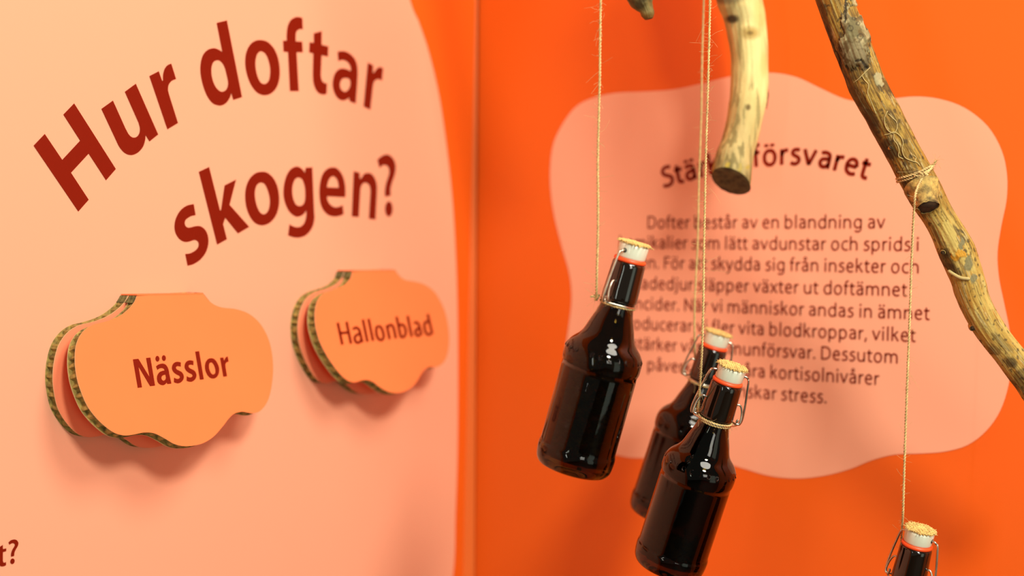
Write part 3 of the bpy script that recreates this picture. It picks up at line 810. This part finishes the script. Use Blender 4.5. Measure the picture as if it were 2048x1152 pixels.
# ------------------------------------------------------------------ branches
def mixc(a, b, t): t = max(0, min(1, t)); return tuple(x + (y - x) * t for x, y in zip(a, b))
def ss(a, b, x): t = max(0, min(1, (x - a) / (b - a))); return t * t * (3 - 2 * t)
def branch(name, label, spec, colour, seg=120, n_long=500, disp=None, cut_end=None, cut_start=None):
    """spec: (px, py, horizontal width in px, depth)"""
    C = catmull([Vector((x, y, w_, )) for x, y, w_, d in spec], 10)
    D = catmull([Vector((d, 0)) for *_, d in spec], 10)
    pts = []; rad = []
    for i, (c, d) in enumerate(zip(C, D)):
        a, b = C[max(0, i - 3)], C[min(len(C) - 1, i + 3)]
        t = Vector((b.x - a.x, b.y - a.y)).normalized()
        pts.append(at(c.x, c.y, d.x)); rad.append(c.z / 2 * abs(t.y) / F * d.x)
    # resample
    cum = [0]
    for i in range(1, len(pts)): cum.append(cum[-1] + (pts[i] - pts[i - 1]).length)
    P = []; R = []; j = 1
    for i in range(n_long + 1):
        s = cum[-1] * i / n_long
        while j < len(pts) - 1 and cum[j] < s: j += 1
        t = (s - cum[j - 1]) / max(1e-9, cum[j] - cum[j - 1])
        P.append(pts[j - 1].lerp(pts[j], min(1, t))); R.append(rad[j - 1] + (rad[j] - rad[j - 1]) * min(1, t))
    root_loc = P[n_long // 2]
    V = []; cols = []
    a = None
    for i, p in enumerate(P):
        t = (P[min(i + 2, n_long)] - P[max(i - 2, 0)]).normalized()
        a = (back_w if a is None else a)
        a = (a - t * a.dot(t)).normalized(); b = t.cross(a)
        for k in range(seg):
            an = 2 * math.pi * k / seg
            d = a * math.cos(an) + b * math.sin(an)
            q = p + d * R[i]
            face = d.dot(back_w)
            px, py = proj(q)
            sc_ = noise.noise(q * 22) * .0011 + noise.noise(q * 70) * .0005 + noise.noise(Vector((d.x * 3, d.y * 3, i * .004)) * 3) * .0006
            rgb, dd = colour(px, py, face, q, an, i / n_long)
            V.append(q + d * (sc_ + dd) - root_loc); cols.append(rgb)
    Fc = [(i * seg + k, i * seg + (k + 1) % seg, (i + 1) * seg + (k + 1) % seg, (i + 1) * seg + k) for i in range(n_long) for k in range(seg)]
    root = thing(name, label, 'branch', root_loc)
    # end caps kept with the wood
    b0_ = len(V); V.append(P[0] - root_loc); cols.append((.1, .07, .03))
    b1_ = len(V); V.append(P[-1] - root_loc); cols.append((.1, .07, .03))
    for k in range(seg):
        Fc.append((b0_, (k + 1) % seg, k)); Fc.append((b1_, n_long * seg + k, n_long * seg + (k + 1) % seg))
    o = link('bare_wood', V, Fc, MT['wood'], root, smooth=True)
    bm = bmesh.new(); bm.from_mesh(o.data); bmesh.ops.recalc_face_normals(bm, faces=bm.faces); bm.to_mesh(o.data); bm.free()
    at_ = o.data.color_attributes.new('wood_colour', 'FLOAT_COLOR', 'POINT')
    at_.data.foreach_set('color', [x for c in cols for x in (*c, 1)])
    return root, root_loc, P, R
def el(px, py, cx, cy, rx, ry, ang=0):
    c, s_ = math.cos(ang), math.sin(ang); dx, dy = px - cx, py - cy
    return math.hypot((dx * c + dy * s_) / rx, (-dx * s_ + dy * c) / ry)
GOLD, OCH, BROWN, DARK, GREY, CREAM, YEL = (.44, .29, .055), (.27, .16, .026), (.11, .065, .014), (.03, .02, .008), (.20, .19, .095), (.40, .37, .20), (.54, .42, .12)
def col_main(px, py, face, q, an, t):
    u = Vector((math.cos(an), math.sin(an), 0))
    fb = noise.fractal(Vector((u.x * 2.2, u.y * 2.2, t * 22)), 1, 2, 5)
    fs = noise.fractal(Vector((u.x * 7 + 5, u.y * 7, t * 46)), 1, 2, 5)
    grain = noise.fractal(Vector((u.x * 16, u.y * 16 + 3, t * 28)), 1, 2, 4)
    fine = noise.fractal(q * 420, 1, 2, 3)
    low = ss(370, 470, py)
    base = mixc(mixc(OCH, GOLD, .5 + fb * 1.5), mixc(GOLD, YEL, .55 + fb * 1.3), low)
    base = mixc(base, BROWN, ss(.0, .42, grain * .8 + fs * .5 + (.17 - .24 * low)) * .8)
    base = mixc(base, (.42, .20, .02), ss(.2, .5, noise.noise(Vector((u.x * 4, u.y * 4 + 9, t * 40)))) * .55)
    base = mixc(base, (.62, .52, .24), ss(.30, .55, fs + .15 * fine) * .55)
    base = mixc(base, DARK, ss(.38, .52, noise.noise(q * 230) + .3 * fine) * .7)
    dd = 0
    if face > -.2:
        w_ = noise.noise(q * 60) * .55 + noise.noise(q * 150 + Vector((4, 0, 0))) * .40 + grain * .35 + fine * .12
        e = max(0, 1.12 - min(el(px, py, 1708, 62, 24, 58, -.28), el(px, py, 1700, 104, 19, 40, -.35), el(px, py, 1722, 118, 17, 24, -.3), el(px, py, 1716, 0, 16, 40, -.3)) + w_ * .55)
        hole = el(px, py, 1708, 24, 13, 11, .5)
        if hole < 1: e = 0
        if e > .15:
            c2 = mixc((.16, .14, .06), (.44, .39, .21), .45 + 1.5 * noise.fractal(q * 95 + Vector((7, 3, 1)), 1, 2, 4))
            c2 = mixc(c2, BROWN, ss(.05, .4, noise.fractal(q * 170, 1, 2, 3)) * .75 + ss(80, 135, py) * .4)
            for cx, cy, rr in ((1700, 57, 5), (1719, 74, 5), (1706, 38, 3), (1714, 48, 3)):
                dq = abs(math.hypot(px - cx, py - cy) - rr)
                if dq < 1.4: c2 = mixc(c2, DARK, .6)
            base = mixc(base, c2, ss(.15, .22, e)); dd += .0014 * ss(.13, .2, e)
        elif e > .02: base = mixc(base, DARK, .85)
        for cx, cy, rx, ry, an_, st in ((1700, 130, 44, 46, -.4, .5), (1668, 120, 12, 70, -.32, .8), (1652, 50, 10, 60, -.3, .5), (1722, 210, 16, 60, -.42, .6), (1742, 255, 16, 34, -.4, .75), (1779, 300, 14, 20, -.4, .95), (1822, 372, 16, 20, -.5, .8), (1768, 172, 13, 26, -.5, .75), (1716, 180, 20, 12, -.4, .4),
                                       (1785, 235, 8, 34, -.5, .5), (1810, 345, 20, 10, .2, .6), (1890, 520, 14, 26, -.5, .75), (1905, 540, 22, 9, .45, .85), (1912, 462, 6, 12, -.6, .7), (1925, 478, 5, 12, -.6, .8), (1990, 700, 20, 10, .6, .6), (2020, 722, 20, 14, .7, .85), (2040, 760, 20, 26, .7, .6), (2010, 690, 30, 8, .7, .45), (1893, 505, 10, 10, 0, .6), (1873, 470, 5, 34, -.45, .55), (1846, 430, 5, 20, -.4, .5)):
            e = el(px, py, cx, cy, rx, ry, an_) + w_
            if e < 1.1: base = mixc(base, mixc(DARK, BROWN, .45 + .6 * fb), (1 - ss(.75, 1.1, e)) * st)
        for cx, cy, rx, ry, an_, c2 in ((1756, 158, 7, 11, 0, CREAM), (1762, 168, 5, 5, 0, CREAM), (1924, 487, 7, 13, 0, GREY), (1937, 528, 9, 16, 0, GREY), (1946, 556, 6, 9, 0, GREY), (1740, 200, 6, 22, -.5, GOLD), (1775, 205, 10, 22, -.5, GOLD), (1920, 508, 14, 8, .3, (.62, .31, .02)), (1912, 515, 8, 6, .3, (.62, .31, .02)), (1898, 470, 12, 30, -.4, YEL)):
            e = el(px, py, cx, cy, rx, ry, an_) + w_ * 1.3
            if e < 1: base = mixc(base, c2, (1 - ss(.85, 1, e)) * .9); dd += .0004 * (1 - ss(.85, 1, e))
        for x0, y0, x1, y1 in ((1663, 80, 1680, 118), (1680, 118, 1686, 160), (1692, 0, 1690, 45), (1720, 30, 1730, 60), (1712, 122, 1722, 120), (1722, 120, 1734, 136)):
            vx, vy = x1 - x0, y1 - y0; uu = max(0, min(1, ((px - x0) * vx + (py - y0) * vy) / (vx * vx + vy * vy)))
            d_ = math.hypot(px - x0 - vx * uu, py - y0 - vy * uu) + w_ * 2.5
            if d_ < 1.6: base = mixc(base, DARK, .9); dd -= .0008
        e = el(px, py, 1856, 396, 34, 34)
        if e < 1: dd += .0035 * (1 - e * e) * max(0, face)
    return (base[0] * .80, base[1] * .77, base[2] * .70), dd + grain * .00035
main_spec = [(1545, -520, 76, 1.28), (1590, -300, 72, 1.28), (1618, -160, 72, 1.28), (1645, -70, 72, 1.28), (1668, 0, 72, 1.28), (1699, 78, 76, 1.28), (1734, 167, 78, 1.28), (1769, 234, 78, 1.28), (1804, 300, 77, 1.28), (1837, 360, 78, 1.28), (1861, 406, 76, 1.28), (1887, 450, 70, 1.28), (1911, 499, 78, 1.28), (1935, 560, 70, 1.278), (1948, 598, 67, 1.275), (1979, 657, 70, 1.27), (2024, 716, 74, 1.265), (2070, 775, 80, 1.26), (2118, 840, 84, 1.255), (2170, 905, 84, 1.25)]
br, brl, brP, brR = branch('branch', 'thick golden brown bare branch running diagonally down the right side', main_spec, col_main, 170, 900)
def surf(px, py, lift=0):
    """point on the main branch surface seen through a pixel"""
    best = None; d = ray(px, py).normalized()
    for p, r in zip(brP, brR):
        v = p - CAM; t = v.dot(d); dist = (v - d * t).length - r * .0
        if best is None or dist < best[0]: best = (dist, t, r)
    dist, t, r = best
    h = math.sqrt(max(0, r * r - min(dist, r) ** 2))
    return CAM + d * (t - h - lift)
# beetle galleries: pale raised lines
gal = [[(1723,150),(1729,160),(1737,170),(1735,185),(1741,200),(1747,215),(1752,228)], [(1740,135),(1728,147),(1717,158),(1706,166)],
       [(1775,222),(1769,236),(1770,250),(1777,262),(1788,266),(1794,256),(1793,244),(1785,236),(1777,228)], [(1768,270),(1778,268),(1788,264),(1800,272),(1806,285),(1804,300),(1810,315),(1824,322),(1834,325),(1840,332)], [(1788,268),(1787,278),(1794,288),(1798,300),(1797,312),(1806,318)], [(1826,310),(1832,315),(1830,322),(1838,328)]]
for g in gal:
    mb = MB()
    P = [surf(p.x, p.y, .0003) - brl for p in catmull(g, 5)]
    mb.tube(P, [.00042 * (1 + .3 * noise.noise(p * 900)) for p in P], 5)
    mb.build('beetle_trace', mat('pale_gallery', (.42, .34, .13), .9) if 'pale_gallery' not in bpy.data.materials else bpy.data.materials['pale_gallery'], br)
# bark ledge
mb = MB(); P = [surf(p.x, p.y, .0003) - brl for p in catmull([(1896, 541), (1908, 549), (1922, 556), (1940, 558)], 6)]
mb.tube(P, [.0006, *[.0016] * (len(P) - 2), .0008], 8)
mb.build('bark_ledge', bpy.data.materials['pale_gallery'], br)
# cut side shoot with dark hollow face
Wd = mat('shoot_wood', (.33, .225, .055), .8, noise_amt=.85, noise_scale=150, bump=.4, bump_scale=700)
Wk = mat('dark_cut_wood', (.055, .03, .012), .9, noise_amt=.5, noise_scale=300)
def shoot(px, py, dirc, ln, r0_, r1_, nm='side_shoot'):
    c = surf(px, py, -.004) - brl
    d = c2w_dir(Vector(dirc)).normalized()
    mb = MB()
    pts = [c + d * ln * t for t in (-.3, 0, .3, .6, .85, 1)]
    mb.tube(pts, [r0_ * 1.3, r0_ * 1.2, (r0_ * .6 + r1_ * .4) * 1.05, r1_ * 1.05, r1_ * 1.06, r1_ * .98], 28, caps=False)
    mb.v = [v + (v - (c + d * (v - c).dot(d))).normalized() * r0_ * .16 * (noise.noise(v * 130) + .6 * noise.noise(v * 330)) for v in mb.v]
    o = mb.build(nm, Wd, br)
    mb = MB(); mb.tube([pts[-1] - d * .0012, pts[-1] - d * .0008], r1_ * .99, 28)
    mb.build('cut_face', Wk, o)
    return o
shoot(1848, 385, (.06, .80, -.60), .017, .0125, .0088)
shoot(1781, 296, (-.2, 0, -1), .0062, .0022, .0016, 'twig_stub')
shoot(1888, 503, (-.5, .2, -1), .0060, .0034, .0022, 'twig_stub')
shoot(1946, 654, (-.4, .2, -1), .0058, .0034, .0022, 'twig_stub')

def col_mid(px, py, face, q, an, t):
    fb = noise.fractal(Vector((q.x * 40, q.y * 40, q.z * 10)), 1, 2, 5)
    base = mixc((.50, .43, .15), (.74, .63, .26), .5 + fb)
    st_ = noise.fractal(Vector((q.x * 190, q.y * 190, q.z * 16)), 1, 2, 4)
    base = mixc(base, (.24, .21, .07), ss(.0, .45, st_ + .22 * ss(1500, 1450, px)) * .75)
    base = mixc(base, (.34, .31, .12), ss(1500, 1445, px + (30 if py > 250 else 0)) * .45)  # left flank darkened, side shading painted into the wood colour
    lowm = ss(250, 335, py - (px - 1440) * .75 + 26 * noise.noise(Vector((px * .07, py * .02, 0))))
    base = mixc(base, (.085, .075, .022), lowm * .85 * (.6 + .6 * abs(st_)))
    if py > 315: base = mixc(base, (.55, .44, .05), ss(.15, .4, noise.noise(q * 160)) * .7)
    for cx, cy, rx, ry, c2, st in ((1478, 28, 30, 22, (.34, .31, .13), .5), (1500, 66, 22, 15, (.30, .20, .04), .7), (1465, 38, 15, 10, DARK, .95), (1502, 66, 12, 8, (.45, .30, .07), .8), (1500, 66, 8, 5, BROWN, .7), (1496, 215, 6, 7, BROWN, .85), (1452, -4, 40, 14, (.12, .10, .05), .75), (1520, 30, 16, 34, YEL, .5), (1528, 130, 8, 30, YEL, .5)):
        e = el(px, py, cx, cy, rx, ry)
        if face > -.2 and e < 1.2: base = mixc(base, c2, (1 - ss(.5, 1.2, e)) * st)
    return base, 0
mid_spec = [(1330, -520, 96, 1.50), (1400, -370, 94, 1.50), (1440, -250, 92, 1.50), (1460, -120, 92, 1.50), (1474, -40, 96, 1.50), (1480, 0, 93, 1.50), (1490, 40, 82, 1.50), (1498, 104, 76, 1.50), (1498, 174, 74, 1.50), (1492, 222, 72, 1.495), (1480, 278, 74, 1.49), (1470, 312, 76, 1.485), (1462, 362, 80, 1.48), (1457, 392, 82, 1.478)]
b2r, b2l, P2_, R2_ = branch('branch', 'short pale debarked branch with a dark sawn end, hanging before the heading', mid_spec, col_mid, 110, 560)
# sawn end, facing down towards the viewer
d = (P2_[-1] - P2_[-12]).normalized()
cn = (up_w * -.86 - right_w * .40 + back_w * .46).normalized()
cc = at(1461, 360, 1.479) - b2l
wood2 = [c_ for c_ in b2r.children if c_.name.startswith('bare_wood')][0]
for v in wood2.data.vertices:
    e_ = (v.co - cc).dot(cn)
    if e_ > 0: v.co -= d * (e_ / d.dot(cn))
ring_ = [wood2.data.vertices[560 * 110 + k].co.copy() for k in range(110)]
rc = sum(ring_, Vector()) / 110
mb = MB(); RV = []
for fr, hh in ((1.0, .0003), (.9, .0011), (.6, .0013), (.3, .0012), (.02, .0013)):
    for v in ring_: RV.append(rc + (v - rc) * fr + cn * (hh + .0004 * noise.noise((v - rc) * fr * 200)))
mb.add(RV, [(i * 110 + k, i * 110 + (k + 1) % 110, (i + 1) * 110 + (k + 1) % 110, (i + 1) * 110 + k) for i in range(4) for k in range(110)])
mb.build('sawn_end', mat('weathered_end_grain', (.085, .072, .027), .85, noise_amt=.55, noise_scale=150), b2r)
mb = MB(); mb.tube([at(1534, 165, 1.5) - b2l, at(1536, 190, 1.5) - b2l, at(1533, 218, 1.5) - b2l], [.0006, .0010, .0004], 6)
mb.build('bark_sliver', Wk, b2r)

def col_tip(px, py, face, q, an, t):
    fb = noise.fractal(q * 90, 1, 2, 4)
    base = mixc((.055, .042, .012), (.17, .135, .04), .5 + fb)
    base = mixc(base, (.20, .11, .02), ss(20, 34, py) * .7)
    return base, .0009 * fb
branch('twig', 'dark lichen grey twig tip poking in at the top edge', [(1120, -560, 96, 1.36), (1175, -330, 90, 1.36), (1232, -140, 80, 1.36), (1262, -50, 68, 1.36), (1283, 0, 51, 1.36), (1292, 18, 30, 1.36), (1296, 30, 26, 1.36), (1298, 38, 15, 1.36)], col_tip, 70, 420)
for o in bpy.data.objects:
    if o.name == 'twig': o['category'] = 'twig'

# twine tied round the main branch, holding the fourth bottle
rnd = random.Random(21)
k4 = Vector(knot_for(M4, 1805, 1120, 150, 15.5))
K4 = M4 @ (k4 * mm)
kx = surf(1846, 352, .0012)
root = thing('twine', 'long jute twine knotted round the thick branch, holding the bottom right bottle', 'twine', K4)
root['group'] = 'jute twines holding the bottles'
iv = -K4
def loop_round(px0, py0, px1, py1, ri, shift=0.0):
    # wrap along the visible front of the branch then close behind it
    k = 14; front = []
    for i in range(k + 1):
        t = i / k
        front.append(surf(px0 + (px1 - px0) * t, py0 + (py1 - py0) * t + 4 * math.sin(math.pi * t), ri))
    cen = (front[0] + front[-1]) / 2
    depth = -back_w * 1
    backp = []
    for i in range(1, 14):
        t = i / 14
        rr = (front[0] - front[-1]).length / 2 + .0006
        ax = (front[-1] - front[0]).normalized()
        backp.append(cen + ax * rr * math.cos(math.pi * t) + depth * rr * math.sin(math.pi * t))
    return front + backp + [front[0]]
mb = MB(); RR = []
RR += twist(mb, [p + iv for p in loop_round(1796, 357, 1868, 329, .0010)], .00105)
RR += twist(mb, [p + iv for p in loop_round(1797, 363, 1866, 336, .0012)], .00105)
RR += twist(mb, [surf(x, y, .0022) + iv for x, y in ((1828, 352), (1842, 352), (1856, 345), (1866, 332), (1872, 322))], .00115)
mb.build('branch_loop', MT['twine'], root)
mb = MB()
kp = [kx + iv + (right_w * (math.sin(t * 1.1) * 3.2) + up_w * (math.cos(t * 1.6) * 2.6) + back_w * (1 + math.sin(t * 2.1) * 1.6)) * mm for t in [k * .3 for k in range(34)]]
twist(mb, kp, .001)
mb.build('knot', MT['twine'], root)
mb = MB()
pts = [kx + back_w * .001, at(1838, 369, 1.2535), at(1832, 385, 1.246), at(1829, 402, 1.245), at(1827.5, 425, 1.252), at(1824, 500, 1.263), at(1820, 620, 1.265), at(1814, 780, 1.267), at(1809, 920, 1.27), at(1806, 1020, 1.272), at(1803, 1075, 1.295), K4]
S4 = twist(mb, [p + iv for p in catmull(pts, 12)], .00105)
mb.build('strand', MT['twine'], root)
mb = MB()
for wv in range(2):
    twist(mb, [p + iv for p in ring_pts(M4, (147.5 + 1.9 * wv) * mm, 14.7 * mm, 1)], .00095)
mb.build('neck_loop', MT['twine'], root)
mb = MB(); fuzz(mb, S4, 200, rnd, .0042); fuzz(mb, RR, 50, rnd, .004); fuzz(mb, kp, 50, rnd, .006); fuzz(mb, [surf(1872, 322, .002) + iv], 30, rnd, .0045)
o = mb.build('loose_fibres', MT['twine'], root); o['kind'] = 'stuff'

bpy.context.view_layer.update()
